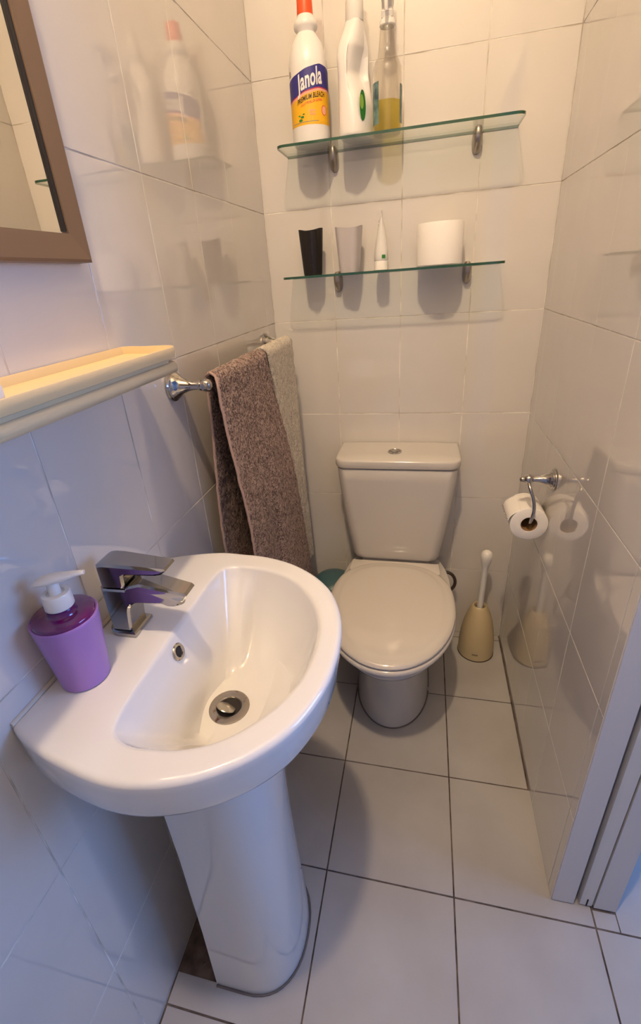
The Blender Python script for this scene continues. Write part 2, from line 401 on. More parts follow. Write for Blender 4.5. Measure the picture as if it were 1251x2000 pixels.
# angles: uniform plus the wall corners
angs = sorted([2 * PI * k / 150 for k in range(150)] + [math.atan2(.188, -.205) % (2 * PI), math.atan2(-.188, -.205) % (2 * PI)])
OUT = [ray_poly(CB, a, OP) for a in angs]; BOW = [ray_poly(CB, a, BP) for a in angs]
def topz(x, y): return 0.8635 + 0.0045 * sstep((0.160 - x) / 0.060)
def inset(P, d, keepx=True):
    out = []
    for i, (x, y) in enumerate(P):
        vx, vy = x - CB[0], y - CB[1]; L = math.hypot(vx, vy); nx, ny = x - vx / L * d, y - vy / L * d
        if x < 1e-4: nx = 0.0008
        out.append((nx, ny))
    return out
rings = []
def ring(P, zf): rings.append([(x, y, zf(x, y) if callable(zf) else zf) for x, y in P])
OX = [(max(x, .0008), y) for x, y in OUT]
# underside to rim
ring([(max(.0008, .16 + (x - .16) * .22), YC + (y - YC) * .30) for x, y in OUT], .700)
ring([(max(.0008, .15 + (x - .15) * .36), YC + (y - YC) * .40) for x, y in OUT], .712)
ring([(max(.0008, .10 + (x - .10) * .62), YC + (y - YC) * .62) for x, y in OUT], .752)
ring([(max(.0008, .06 + (x - .06) * .85), YC + (y - YC) * .86) for x, y in OUT], .775)
ring([(max(.0008, x * .962), YC + (y - YC) * .958) for x, y in OUT], .7915)
ring([(max(.0008, x * .975), YC + (y - YC) * .973) for x, y in OUT], .7965)
ring([(max(.0008, x * .982), YC + (y - YC) * .981) for x, y in OUT], .803)
for f, dz in ((.991, .030), (.996, .045)):
    ring([(max(.0008, x * f), YC + (y - YC) * f) for x, y in OUT], .803 + dz * .9)
for k in range(6):
    a = PI / 2 * k / 5; r = .0085
    ring(inset(OX, r * (1 - math.cos(a))), lambda x, y, a=a, r=r: topz(x, y) - r + r * math.sin(a))
mid = lambda t: [(lerp(a[0], b[0], t), lerp(a[1], b[1], t)) for a, b in zip(inset(OX, .010), inset(BOW, -.008))]
for t_ in (.2, .4, .6, .8): ring(mid(t_), lambda x, y: topz(x, y) - .0005)
ring(inset(BOW, -.008), lambda x, y: topz(x, y) - .0008)
for k in range(1, 5):
    a = PI / 2 * k / 4 * .85; r = .008
    ring(inset(BOW, -.008 + r * math.sin(a)), lambda x, y, a=a, r=r: topz(x, y) - .0008 - r + r * math.cos(a))
DR = (.193, -1.066); ZB = .728
circ = [(DR[0] + .030 * math.cos(a), DR[1] + .030 * math.sin(a)) for a in angs]
z_e = lambda x, y: topz(x, y) - .0085
N = 16
BE = inset(BOW, 0.0)
for k in range(1, N + 1):
    s = k / N; pr = []
    for (x, y), (cx, cy) in zip(BE, circ):
        back = sstep((.190 - x) / .022)            # back slope: straight plane
        th = s * PI / 2
        pf = 1 - math.cos(th); zf = math.sin(th)     # front / sides: steep then flat
        pos_f = lerp(s ** 1.15, pf, .35); z_f = lerp(s, zf, .62)
        z_f = 1 - (1 - s) ** 2.5
        p_b, z_b = s, min(1.0, s / .74)
        pp = lerp(s ** 1.05, p_b, back); zz = lerp(z_f, z_b, back)
        ez = z_e(x, y); pr.append((lerp(x, cx, pp), lerp(y, cy, pp), lerp(ez, ZB, zz)))
    rings.append(pr)
rings.append([(DR[0] + .028 * math.cos(a), DR[1] + .028 * math.sin(a), ZB - .004) for a in angs])
t = empty('washbasin', (0.0, YC, .735), 'white ceramic wall washbasin with D-shaped bowl on the pedestal', 'washbasin')
basin = G(); basin.rings(rings, cap1=True)
basin.build('basin_bowl', m_ceram, t, ang=60)
# waste: ring, hole, tilted plug
wz = ZB + .0005
G().lathe([(.0295, -.003), (.0325, 0), (.0318, .0015), (.029, .0022), (.0205, .0018), (.0190, 0.0002), (.0188, -.003)], (DR[0], DR[1], wz), cap0=False, cap1=False).build('waste_ring', m_rust, t)
G().lathe([(.0186, -.003), (.0186, -.0025)], (DR[0], DR[1], wz)).build('waste_hole', m_dark, t)
tilt = Matrix.Rotation(math.radians(-33), 3, Vector((.89, -.46, 0)))
tag(G().lathe([(.0150, -.0008), (.0158, 0), (.0150, .001), (.0, .0016)], (DR[0] - .003, DR[1] - .005, wz + .004), rot=tilt, cap1=False).build('waste_plug', m_plug, t), 'round metal plug standing half open')
# overflow ring on the back slope
on = Vector((.93, 0, .36)).normalized(); q = on.to_track_quat('Z', 'Y').to_matrix()
oc = (.1290, YC - .014, .8395)
G().lathe([(.0075, -.002), (.0128, -.001), (.0132, .0015), (.0118, .0030), (.0085, .0026), (.0074, .0004)], oc, rot=q, n=32, cap0=False, cap1=False).build('overflow_ring', m_chrome, t)
G().lathe([(.0074, 0.0006), (.0074, .0010)], oc, rot=q, n=24).build('overflow_hole', m_dark, t)
# sealant bead along the wall
G().tube([(.0015, YC - .188, .868), (.0015, YC, .869), (.0015, YC + .188, .868)], .0035, 8).build('sealant', m_wcaulk, t)
# pedestal: hollow-backed column
def ped_ring(xb, xf, hw, z, n=22):
    out = []
    r = hw                                    # half ellipse front
    xs0 = xb; pts = []
    xm = xf - hw * .92
    for k in range(n + 1):
        a = -PI / 2 + PI * k / n
        e = 2 / 2.35
        cx, sy = math.cos(a), math.sin(a)
        pts.append((xm + (xf - xm) * abs(cx) ** e, YC + hw * math.copysign(abs(sy) ** e, sy), z))
    return [(xb, YC - hw, z)] + pts + [(xb, YC + hw, z)]
t = empty('pedestal', (.17, YC, 0), 'tall white ceramic pedestal holding up the washbasin', 'pedestal')
outer = [(0.0, .094, .263, .1165), (.02, .094, .2625, .116), (.20, .094, .257, .109), (.45, .095, .253, .105), (.60, .096, .256, .107), (.715, .096, .260, .1095)]
R_ = []
for z, xb, xf, hw in outer: R_.append(ped_ring(xb, xf, hw, z))
g = G(); g.rings(R_, cap0=False, cap1=False, closed=False)
Ri = [[(x if i in (0, len(r) - 1) else x - .010 * (1 if 1 else 0), YC + (y - YC) * .90, z) for i, (x, y, z) in enumerate(r)] for r in R_]
b = len(g.V); g.rings(Ri, cap0=False, cap1=False, closed=False)
n = len(R_[0]); nr = len(R_)
for i in range(nr - 1):
    for j in (0, n - 1): g.F.append([i * n + j, (i + 1) * n + j, b + (i + 1) * n + j, b + i * n + j]); g.mi.append(0)
g.build('column', m_ceram, t, ang=50)
bead = [Vector((x, y, .0012)) for x, y, z in ped_ring(.094, .2655, .119, 0)]
G().tube(bead, .0022, 6).build('sealant', m_caulk, t)

# ------------------------------------------------------------------ basin mixer tap
t = empty('mixer_tap', (.047, YC, .868), 'chrome single lever mixer tap on the washbasin deck', 'tap')
def prism_y(prof, y0, y1, bev, mat, name, parent, ang=35, back=True):
    """extrude an x-z outline along y with small bevels"""
    n = len(prof); cx = sum(p[0] for p in prof) / n; cz = sum(p[1] for p in prof) / n
    A = sum(prof[i][0] * prof[(i + 1) % n][1] - prof[(i + 1) % n][0] * prof[i][1] for i in range(n))
    sg = 1 if A > 0 else -1
    ins = []
    for i in range(n):
        p0, p1, p2 = prof[i - 1], prof[i], prof[(i + 1) % n]
        e1 = Vector((p1[0] - p0[0], p1[1] - p0[1])).normalized(); e2 = Vector((p2[0] - p1[0], p2[1] - p1[1])).normalized()
        nn = Vector((-(e1.y + e2.y), e1.x + e2.x)) * sg
        nn = nn.normalized() if nn.length > 1e-6 else Vector((0, 0))
        ins.append((p1[0] + nn.x * bev, p1[1] + nn.y * bev))
    xm = min(p[0] for p in prof); hw = (y1 - y0) / 2; yc = (y0 + y1) / 2
    def xb(y): u = min(1, abs(y - yc) / hw); return xm + (1 - math.sqrt(max(0, 1 - u ** 2.4))) * hw * .85 if back else xm
    ys = [y0 + bev + (y1 - y0 - 2 * bev) * k / 16 for k in range(17)]
    R = [[(max(x, xb(y0 + bev * .5)), y0, z) for x, z in ins]] + [[(max(x, xb(y)), y, z) for x, z in prof] for y in ys] + [[(max(x, xb(y0 + bev * .5)), y1, z) for x, z in ins]]
    yt = lambda x, y: yc + .002 + (y - yc - .002) * lerp(1, .72, sstep((x - .055) / .11))
    R = [[(x, yt(x, y), z) for x, y, z in r] for r in R]
    return G().rings(R).build(name, mat, parent, ang=ang)
def P3(L, n=5): return [(v.x, v.y) for v in catmull([(a, b, 0) for a, b in L], n, False)]
# base plate, rounded at the back
def dplan(x0, x1, hw, z, d=0.0):
    q = [(x1 - d, YC + hw - d), (x0 + hw, YC + hw - d)] + [(x0 + hw + (hw - d) * math.cos(a), YC + (hw - d) * math.sin(a)) for a in [PI / 2 + PI * k / 16 for k in range(1, 16)]] + [(x0 + hw, YC - hw + d), (x1 - d, YC - hw + d)]
    return [(x, y, z) for x, y in q]
G().rings([dplan(.0195, .0715, .0240, .8685), dplan(.0195, .0715, .0240, .8740), dplan(.0195, .0715, .0240, .8762, .002)]).build('base_plate', m_tapchrome, t, ang=30)
body = [(.0240, .8763), (.0640, .8763), (.0645, .8850)] + P3([(.0665, .900), (.0700, .917), (.078, .9265), (.090, .929)]) + [(.122, .929)] + P3([(.130, .925), (.142, .9255), (.152, .931), (.158, .938)], 4) + [(.1635, .9450), (.1600, .9490), (.0950, .9620), (.0735, .9560), (.0700, .9510), (.0280, .9500)]
prism_y(body, YC - .0205, YC + .0215, .003, m_tapchrome, 'tap_body', t)
G().lathe([(.0085, 0), (.0085, .004), (.0075, .005)], (.141, YC + .002, .9225), n=24).build('aerator', m_tapchrome, t)
lever = [(.0290, .9525), (.0690, .9525), (.0725, .9580), (.0735, .9740)] + [(.0790, .9765), (.1220, .9770), (.1320, .9790), (.1400, .9850), (.1380, .9885), (.0600, .9935)] + P3([(.0460, .9935), (.0350, .9910), (.0285, .9850), (.0272, .970)], 4)
prism_y(lever, YC - .0205, YC + .0215, .0035, m_tapchrome, 'lever', t)

# ------------------------------------------------------------------ soap dispenser
DX, DY, DZ = .043, -1.157, .8685
t = empty('soap_dispenser', (DX, DY, DZ), 'lilac soap dispenser with magenta lid and white pump on the basin', 'dispenser')
G().lathe([(.0290, 0), (.0310, .0012), (.0402, .0985), (.0408, .1025), (.0400, .1040), (.0385, .1035), (.0380, .1015)], (DX, DY, DZ), n=64, cap1=False).build('cup', m_lilac, t)
G().lathe([(.0384, .1000), (.0384, .1045), (.0372, .1072), (.0340, .1082), (.0180, .1090), (.0165, .1120), (.0165, .118)], (DX, DY, DZ), n=64).build('lid', m_lidp, t)
G().lathe([(.0158, .1175), (.0172, .119), (.0172, .136), (.0160, .1385), (.0110, .1385), (.0100, .137)], (DX, DY, DZ), n=40).build('collar', m_white, t)
G().lathe([(.0070, .1365), (.0070, .1530), (.0062, .154)], (DX, DY, DZ), n=24).build('pump_stem', m_white, t)
R_ = []; dv = Vector((.92, .38, 0)).normalized(); sv = Vector((-dv.y, dv.x, 0))
for u, hw, zt_, zb in ((-.021, .004, .1560, .1535), (-.018, .0085, .1590, .1530), (-.010, .0105, .1620, .1520), (0, .0105, .1640, .1520), (.012, .0088, .1650, .1535), (.024, .0068, .1645, .1555), (.034, .0048, .1640, .1580), (.040, .0040, .1635, .1588)):
    c = Vector((DX, DY, DZ)) + dv * u
    R_.append([c + sv * (hw * math.cos(a)) + Vector((0, 0, lerp(zb, zt_, .5 + .5 * math.sin(a)))) for a in [2 * PI * k / 16 for k in range(16)]])
G().rings(R_).build('nozzle', m_white, t)

# ------------------------------------------------------------------ mirror on the left wall
t = empty('wall_mirror', (.002, -1.20, 1.374), 'wall mirror with satin brown frame, upper left above the basin', 'mirror')
y0, y1, z0, z1, fw, th = -1.46, -0.893, 1.374, 2.05, .036, .022
def frame_rail(a, b, c, d, name='frame_rail'):
    """a,b outer corners; c,d inner corners (y,z)"""
    R = []
    for xx, k in ((.0, 0), (th - .002, 0), (th, .10), (th - .002, .92), (.002, 1.0)):
        R.append([(xx, lerp(a[0], d[0], k), lerp(a[1], d[1], k)), (xx, lerp(b[0], c[0], k), lerp(b[1], c[1], k))])
    V = [v for r in R for v in r]; F = [(2 * i, 2 * i + 1, (2 * i + 3) % 10, (2 * i + 2) % 10) for i in range(5)] + [(0, 2, 4, 6, 8), (9, 7, 5, 3, 1)]
    add(name, V, F, m_bronze, t, smooth=False)
o_ = [(y1, z0), (y1, z1), (y0, z1), (y0, z0)]; i_ = [(y1 - fw, z0 + fw), (y1 - fw, z1 - fw), (y0 + fw, z1 - fw), (y0 + fw, z0 + fw)]
for k in range(4): frame_rail(o_[k], o_[(k + 1) % 4], i_[(k + 1) % 4], i_[k])
G().box((.004, y0 + fw - .004, z0 + fw - .004), (.0145, y1 - fw + .004, z1 - fw + .004)).build('mirror_glass', m_mirror, t, smooth=False)
lip = G(); yy, zz = y1 - fw, z0 + fw
for a, b in (((.0146, yy - .0006, zz), (.0185, yy + .001, z1 - fw)), ((.0146, y0 + fw - .001, zz), (.0185, y0 + fw + .0006, z1 - fw))):
    G().box(a, b).build('inner_lip', m_dark, t, smooth=False)

# ------------------------------------------------------------------ cream plastic shelf tray with rail
t = empty('tray_shelf', (0, -1.20, 1.225), 'cream plastic tray shelf with towel rod under the mirror', 'shelf')
ye, yn = -.848, -1.52
def tray_ring(ins, z):
    P = [(.0008, yn), (.110 - ins, yn)]
    for k in range(9): a = PI / 2 * k / 8; P.append((.110 - .030 - ins + .030 * math.cos(a), ye - .034 - ins + .030 * math.sin(a) * 1.0))
    P += [(.040, ye - .002 - ins), (.020, ye + .004 - ins)]
    P += [(.0008 + ins, ye + .002 - ins)]
    P[0] = (.0008 + ins, yn + ins); P[1] = (P[1][0], yn + ins)
    return [(x, y, z) for x, y in P]
rg = [tray_ring(.0065, 1.2385), tray_ring(.002, 1.2400), tray_ring(0, 1.246), tray_ring(0, 1.2540), tray_ring(.0006, 1.2552), tray_ring(.0022, 1.2552), tray_ring(.0028, 1.2540), tray_ring(.0048, 1.2440), tray_ring(.0090, 1.2420)]
G().rings(rg).build('tray', m_cream, t, ang=35)
G().tube([(.097, yn, 1.2250), (.097, -1.2, 1.2250), (.097, -.868, 1.2250), (.097, -.864, 1.2250)], .0095, 20, taper=[1, 1, 1, .75]).build('towel_rod', m_creamd, t)
g = G(); g.box((.088, yn, 1.2335), (.102, -.885, 1.2390)); g.build('rod_spine', m_creamd, t, smooth=False)
G().box((.0008, -1.51, 1.226), (.030, -.90, 1.2385), bev=.003).build('wall_bracket', m_cream, t, smooth=False)
# round white pot at the left end of the tray
t = empty('lotion_pot', (.080, -1.192, 1.2422), 'pale cream rounded pot standing on the tray, cut by the left edge', 'pot')
G().lathe([(.016, 0), (.020, .002), (.021, .020), (.019, .026), (.010, .029), (0, .0295)], (.080, -1.192, 1.2422), cap1=False).build('jar', m_white, t)

# ------------------------------------------------------------------ towel rail
t = empty('towel_rail', (0, -.41, 1.165), 'chrome towel rail holding two towels on the left wall', 'towel rail')
RX, RZ = .072, 1.163
bell = [(.0275, 0), (.0290, .0015), (.0290, .0045), (.0262, .0065), (.0262, .0085), (.0240, .0105), (.0235, .0125), (.0190, .0160), (.0145, .0240), (.0105, .0350), (.0085, .0450), (.0078, .0560), (.0098, .0575), (.0098, .0600), (.0070, .0620), (.0070, .0700)]
def ball(c, r, name, mat, parent, n=28):
    G().lathe([(r * math.sin(PI * k / 14), -r * math.cos(PI * k / 14)) for k in range(1, 14)], c, n=n).build(name, mat, parent)
for yy in (-.712, -.112):
    e = G().lathe(bell, (.0008, yy, RZ), axis='X', n=48).build('wall_mount', m_chrome, t)
    ball((RX, yy, RZ), .0125, 'ball', m_chrome, e)
G().tube([(RX, -.728, RZ), (RX, -.724, RZ), (RX, -.41, RZ), (RX, -.100, RZ), (RX, -.096, RZ)], .0078, 18, taper=[.7, 1, 1, 1, .7]).build('bar', m_chrome, t)

# ------------------------------------------------------------------ towels
def towel(name, yn_f, yf_f, yn_b, yf_b, zf_bot, zb_bot, xf, xb, mat, label, hem=None, top_r=.013, thick=.0045, seed=1, wob=1.0):
    """drape: s from back bottom, over the bar, to front bottom"""
    rnd = random.Random(seed); U, NV = 90, 230
    Lb = RZ - zb_bot; Lf = RZ - zf_bot; arc = PI * top_r; tot = Lb + arc + Lf
    V = []
    ph = [rnd.uniform(0, 6) for _ in range(8)]
    from mathutils import noise
    for i in range(NV + 1):
        s = tot * i / NV
        for j in range(U + 1):
            u = j / U
            if s < Lb: d = (Lb - s); z = RZ - d; k = d / Lb; x = lerp(RX - top_r, xb, sstep(k * 2.2)); yn_, yf_ = yn_b(z), yf_b(z); side = -1
            elif s < Lb + arc: a = (s - Lb) / top_r; x = RX - top_r * math.cos(a); z = RZ + top_r * math.sin(a); yn_, yf_ = lerp(yn_b(RZ), yn_f(RZ), (s - Lb) / arc), lerp(yf_b(RZ), yf_f(RZ), (s - Lb) / arc); k = 0; side = 1
            else: d = s - Lb - arc; z = RZ - d; k = d / Lf; x = lerp(RX + top_r, xf, sstep(k * 2.2)); yn_, yf_ = yn_f(z), yf_f(z); side = 1
            y = lerp(yn_, yf_, u)
            fold = (math.sin(u * 9 + ph[0]) * .45 + math.sin(u * 17 + ph[1] + k * 1.2) * .30) * .0085 * sstep(k * 1.3) * wob
            pleat = -.010 * math.exp(-((u - .47 - .03 * math.sin(k * 5)) / .022) ** 2) * sstep((k - .15) * 3) * (1 if side > 0 else 0) * wob
            nz = noise.noise(Vector((x * 60, y * 60, z * 60 + seed))) * .0018 + noise.noise(Vector((y * 300, z * 300, side * 5.0))) * .0011
            if s < Lb: x += min(fold * .4, .004) + nz
            elif s >= Lb + arc: x += fold + pleat + nz
            else: z += nz
            V.append((max(x, .006), y, z))
    F = [(i * (U + 1) + j, i * (U + 1) + j + 1, (i + 1) * (U + 1) + j + 1, (i + 1) * (U + 1) + j) for i in range(NV) for j in range(U)]
    t = empty(name, (RX, (yn_f(RZ) + yf_f(RZ)) / 2, RZ), label, 'towel')
    o = add('cloth', V, F, mat, t, ang=180)
    md = o.modifiers.new('thick', 'SOLIDIFY'); md.thickness = thick; md.offset = 0
    if hem:
        for u in (0, U):
            pts = [Vector(V[i * (U + 1) + u]) for i in range(0, NV + 1, 2)]
            G().tube(pts, .0030, 8).build('hem', hem, t)
    return t
zl = lambda a, b, zb: (lambda z: lerp(a, b, max(0, (RZ - z)) / (RZ - zb)))
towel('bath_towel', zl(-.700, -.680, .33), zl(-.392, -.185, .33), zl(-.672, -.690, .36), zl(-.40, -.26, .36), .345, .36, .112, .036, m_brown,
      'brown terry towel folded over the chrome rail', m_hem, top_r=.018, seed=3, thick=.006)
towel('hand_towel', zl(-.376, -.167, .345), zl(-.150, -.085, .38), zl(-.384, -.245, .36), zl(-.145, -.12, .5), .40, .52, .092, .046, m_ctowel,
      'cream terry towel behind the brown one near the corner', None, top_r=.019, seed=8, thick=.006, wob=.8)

# ------------------------------------------------------------------ toilet
TX = .4015
t = empty('toilet', (TX, -.30, 0), 'cream white close coupled toilet with closed lid and cistern', 'toilet')
# cistern body
def cist(hw, yf, z, rf=.030):
    return [(x, y, z) for x, y in rrect(TX - hw, yf, TX + hw, -.004, rf, 7, .004)]
prof = [(.140, -.150, .4290, .03), (.1455, -.158, .4330, .035), (.1500, -.1600, .447, .035), (.1640, -.1650, .54, .035), (.1770, -.1690, .64, .034), (.1870, -.1710, .73, .032), (.1895, -.1715, .770, .030), (.186, -.168, .7735, .03)]
G().rings([cist(*p) for p in prof]).build('cistern', m_toilet, t, ang=50)
lidp = [(.1900, -.1720, .7765, .034), (.1945, -.1765, .7780, .038), (.1965, -.1785, .7840, .040), (.1965, -.1785, .7990, .040), (.1945, -.1765, .8035, .039), (.1880, -.1700, .8060, .036), (.10, -.12, .8072, .02)]
G().rings([cist(*p) for p in lidp]).build('cistern_lid', m_toilet, t, ang=50)
bt = G().lathe([(.0225, 0), (.0225, .003), (.0205, .0042), (.0195, .0030), (.0190, .0030)], (TX - .008, -.098, .8068), n=40).build('flush_button', m_chrome, t)
G().box((TX - .0265, -.0985, .8096), (TX + .0105, -.0972, .8108)).build('button_gap', m_dark, bt, smooth=False)
G().lathe([(.0105, 0), (.0105, .0016), (.009, .0022)], (TX - .008, -.098, .8095), n=24).build('half_flush', m_satin, bt)
# pan
def egg(cx, yb, yf, hw, z, n=48, pw=2.3, ycf=.42, back=None):
    """egg outline, wide part towards the back; back flat width when given"""
    out = []; yc = lerp(yb, yf, ycf)
    for k in range(n):
        a = 2 * PI * k / n; c, s_ = math.cos(a), math.sin(a)
        if s_ <= 0: e = 1.0; x = hw * c; y = yc + (yc - yf) * s_
        else:
            e = 2 / (back or 2.0); x = hw * math.copysign(abs(c) ** e, c); y = yc + (yb - yc) * abs(s_) ** e
        out.append((cx + x, y, z))
    return out
P = []
for z, yb, yf, hw, bk in ((.0, -.10, -.492, .122, 4), (.015, -.10, -.492, .122, 4), (.10, -.10, -.485, .117, 4), (.20, -.10, -.490, .115, 4), (.27, -.09, -.515, .119, 4), (.310, -.07, -.560, .133, 3.5), (.338, -.05, -.605, .158, 3.2), (.362, -.03, -.636, .176, 3), (.384, -.02, -.648, .1825, 3), (.395, -.02, -.648, .182, 3), (.3985, -.022, -.643, .178, 3)):
    P.append(egg(TX + .004, yb, yf, hw, z, 64, back=bk, ycf=.52))
G().rings(P).build('pan', m_toilet, t, ang=60)
G().tube([Vector(v) + Vector((0, 0, .0015)) for v in egg(TX + .004, -.098, -.4935, .1235, 0, 64, back=4, ycf=.52)] , .0022, 6).build('sealant', m_caulk, t)
G().rings([[(x, y, z) for x, y in rrect(TX - .118, -.150, TX + .118, -.012, .02)] for z in (.395, .4285)]).build('cistern_seat', m_toilet, t, ang=50)
# seat and lid
sh = lambda d, z, yb=-.172: egg(TX, yb - d, -.6585 + d, .1925 - d, z, 72, back=2.6, ycf=.45)
G().rings([sh(.006, .3985), sh(.0005, .401), sh(-.0005, .4075), sh(.002, .4125), sh(.008, .4145)]).build('seat', m_seat, t, ang=50)
G().rings([sh(.018, .4150), sh(.012, .4178), sh(.0040, .4190), sh(.0020, .4240), sh(.0045, .4285), sh(.0120, .4325), sh(.0230, .4345), sh(.0290, .4352), sh(.034, .4372), sh(.042, .4388), sh(.060, .4402), sh(.10, .4420), sh(.14, .4430), sh(.165, .4432)]).build('lid', m_seat, t, ang=50)
# hinge block joining lid and pan behind the seat
hb = [(TX - .148, -.168), (TX + .148, -.168), (TX + .152, -.225), (TX + .120, -.26), (TX - .120, -.26), (TX - .152, -.225)]
G().rings([[(x, y, .3990) for x, y in hb], [(x, y, .4275) for x, y in hb], [(lerp(TX, x, .97), lerp(-.21, y, .93), .4315) for x, y in hb]]).build('hinge_cover', m_seat, t, ang=50)

# ------------------------------------------------------------------ hose loop, teal bin behind the toilet
t = G().tube([(.585 + .030 * math.cos(a), -.065 + .012 * math.sin(a * .5), .288 + .036 * math.sin(a)) for a in [(-2.6 + 5.4 * k / 30) for k in range(31)]] + [(.555, -.035, .308), (.53, -.02, .31)], .0058, 12).build('water_hose', m_hose)
tag(t, 'dark ring-shaped hose loop sticking out behind the toilet', 'hose')
t = empty('waste_bin', (.172, -.130, 0), 'teal plastic bin with domed lid behind the toilet, half hidden by the basin', 'bin')
G().lathe([(.060, 0), (.064, .003), (.078, .268), (.076, .270), (.058, .006)], (.172, -.130, 0), n=48, cap1=True).build('bin_body', m_teal, t)
G().lathe([(.079, .266), (.0815, .268), (.0815, .280), (.077, .298), (.064, .314), (.042, .325), (.018, .329), (0, .330)], (.172, -.130, 0), n=48, cap1=False).build('domed_lid', m_teal, t)

# ------------------------------------------------------------------ toilet brush
BX, BY = .705, -.095
t = empty('brush_holder', (BX, BY, 0), 'cream bell-shaped toilet brush holder in the back right corner', 'brush holder')
bp = [(.061, 0), (.0635, .002), (.0635, .012), (.0630, .05), (.0590, .095), (.0515, .140), (.0400, .180), (.0290, .207), (.0235, .216), (.0210, .2175), (.0190, .215), (.0190, .195), (.045, .12), (.056, .02), (.055, .006)]
G().lathe(bp, (BX, BY, .001), n=56).build('holder', m_bcream, t)
G().lathe([(.0640, 0), (.0655, .0005), (.0650, .003), (.063, .0035)], (BX, BY, 0), n=56).build('base_rim', m_hose, t)
dv = Vector((BX - .476, BY + 1.536, 0)).normalized()
for k in range(5):
    a = math.atan2(-dv.y, -dv.x) + (k - 2) * .065 + .02
    rr = .0637
    G().box((BX + math.cos(a) * rr - .0011, BY + math.sin(a) * rr - .0011, .030), (BX + math.cos(a) * rr + .0011, BY + math.sin(a) * rr + .0011, .0345)).build('logo_letter', m_hose, t, smooth=False)
t = empty('toilet_brush', (BX, BY, .06), 'white toilet brush with knobbed handle standing in the cream holder', 'toilet brush')
top = Vector((.7085, -.1040, .455)); bot = Vector((.7035, -.095, .10)); ax = (top - bot)
def pt(k): return bot + ax * k
G().tube([pt(0), pt(.2), pt(.70), pt(.80), pt(.845), pt(.89), pt(.94), pt(.975), pt(.995), pt(1.003)], .0108, 20, taper=[1, 1, .95, 1.0, 1.30, 1.70, 1.85, 1.60, 1.0, .25]).build('handle', m_white, t)
G().tube([pt(-.08), pt(-.05), pt(.0)], .0175, 16).build('bristle_head', m_white, t)

# ------------------------------------------------------------------ toilet roll holder on the right wall
HY, HZ = -.372, .838
t = empty('roll_holder', (W, HY, HZ), 'chrome toilet roll holder on the right wall', 'roll holder')
G().lathe([(r * .97, h * .88) for r, h in bell], (W - .0008, HY, HZ), axis='-X', n=48).build('wall_mount', m_chrome, t)
ball((.744, HY, HZ), .0125, 'ball', m_chrome, t)
ball((.730, HY, HZ - .001), .0075, 'ball_finial', m_satin, t)
RCX, RCZ, RF, RBk = .757, .716, -.388, -.290
arm = catmull([(.744, HY - .004, HZ - .006), (.747, -.392, HZ - .020), (.756, -.399, HZ - .045), (.760, -.4015, .768), (.759, -.4005, .748), (.757, -.396, .728), (.755, -.382, .7225), (.754, -.35, .7225), (.754, -.29, .7225)], 6, False)
G().tube(arm, .0042, 14).build('hook_arm', m_chrome, t)
t = empty('hanging_toilet_roll', (RCX, (RF + RBk) / 2, RCZ), 'white toilet roll hanging from the chrome holder on the right wall', 'toilet roll')
rp = [(.0205, RF + .0005), (.0210, RF), (.0440, RF), (.0462, RF + .0015), (.0462, RBk - .002), (.0450, RBk), (.0210, RBk), (.0205, RBk - .001), (.0205, RF + .0005)]
G().lathe(rp, (RCX, 0, RCZ), axis='Y', n=64, cap0=False, cap1=False).build('paper', m_paper, t, ang=35)
G().lathe([(.0204, RF + .001), (.0204, RBk - .001), (.0194, RBk - .001), (.0194, RF + .001), (.0204, RF + .001)], (RCX, 0, RCZ), axis='Y', n=48, cap0=False, cap1=False).build('cardboard_core', m_card, t)
# torn loose end on the left side
V = []; F = []; NA, NB = 10, 14
for i in range(NA + 1):
    for j in range(NB + 1):
        u = i / NA; v = j / NB; a = math.radians(120) + u * math.radians(55); r = .0466 + .006 * sstep((u - .1) * 1.4)
        if i == NA: r += .003 * math.sin(j * 2.3)
        V.append((RCX + r * math.cos(a), lerp(RF + .002, RBk - .002, v), RCZ + r * math.sin(a)))
for i in range(NA):
    for j in range(NB): F.append((i * (NB + 1) + j, i * (NB + 1) + j + 1, (i + 1) * (NB + 1) + j + 1, (i + 1) * (NB + 1) + j))
o = add('loose_sheet', V, F, m_paper, t, ang=60); md = o.modifiers.new('s', 'SOLIDIFY'); md.thickness = .0008

# ------------------------------------------------------------------ glass shelves
def shelf(z, x0, x1, yf, label, brk):
    t = empty('glass_shelf', ((x0 + x1) / 2, 0, z), label, 'shelf', 'glass wall shelves')
    P = rrect(x0, yf, x1, -.0008, .022, 7, .002); th = .006
    n = len(P); V = [(x, y, z - th) for x, y in P] + [(x, y, z) for x, y in P]
    F = [tuple(range(n - 1, -1, -1)), tuple(range(n, 2 * n))] + [(i, (i + 1) % n, n + (i + 1) % n, n + i) for i in range(n)]
    add('glass_panel', V, F, [m_glass, m_gedge], t, smooth=False, mi=[0, 0] + [1] * n)
    for bx in brk:
        R = []
        for s_, wx, zt, zb in ((0, .0125, .0100, -.0480), (.006, .0125, .0100, -.0480), (.016, .0118, .0098, -.0420), (.027, .0105, .0090, -.0330), (.034, .0080, .0060, -.0240), (.0365, .0045, .0000, -.0170)):
            zc, hz = z - th / 2 + (zt + zb) / 2, (zt - zb) / 2
            R.append([(bx + wx * math.copysign(abs(math.cos(a)) ** .75, math.cos(a)), -.0008 - s_, zc + hz * math.copysign(abs(math.sin(a)) ** .85, math.sin(a))) for a in [2 * PI * k / 28 for k in range(28)]])
        G().rings(R).build('bracket', m_satin, t, ang=50)
S1, S2 = 1.6430, 1.3395
shelf(S1, .087, .685, -.131, 'upper glass shelf carrying the three cleaning bottles', (.217, .589))
shelf(S2, .074, .672, -.131, 'lower glass shelf carrying two cups, a tube and a roll', (.216, .586))

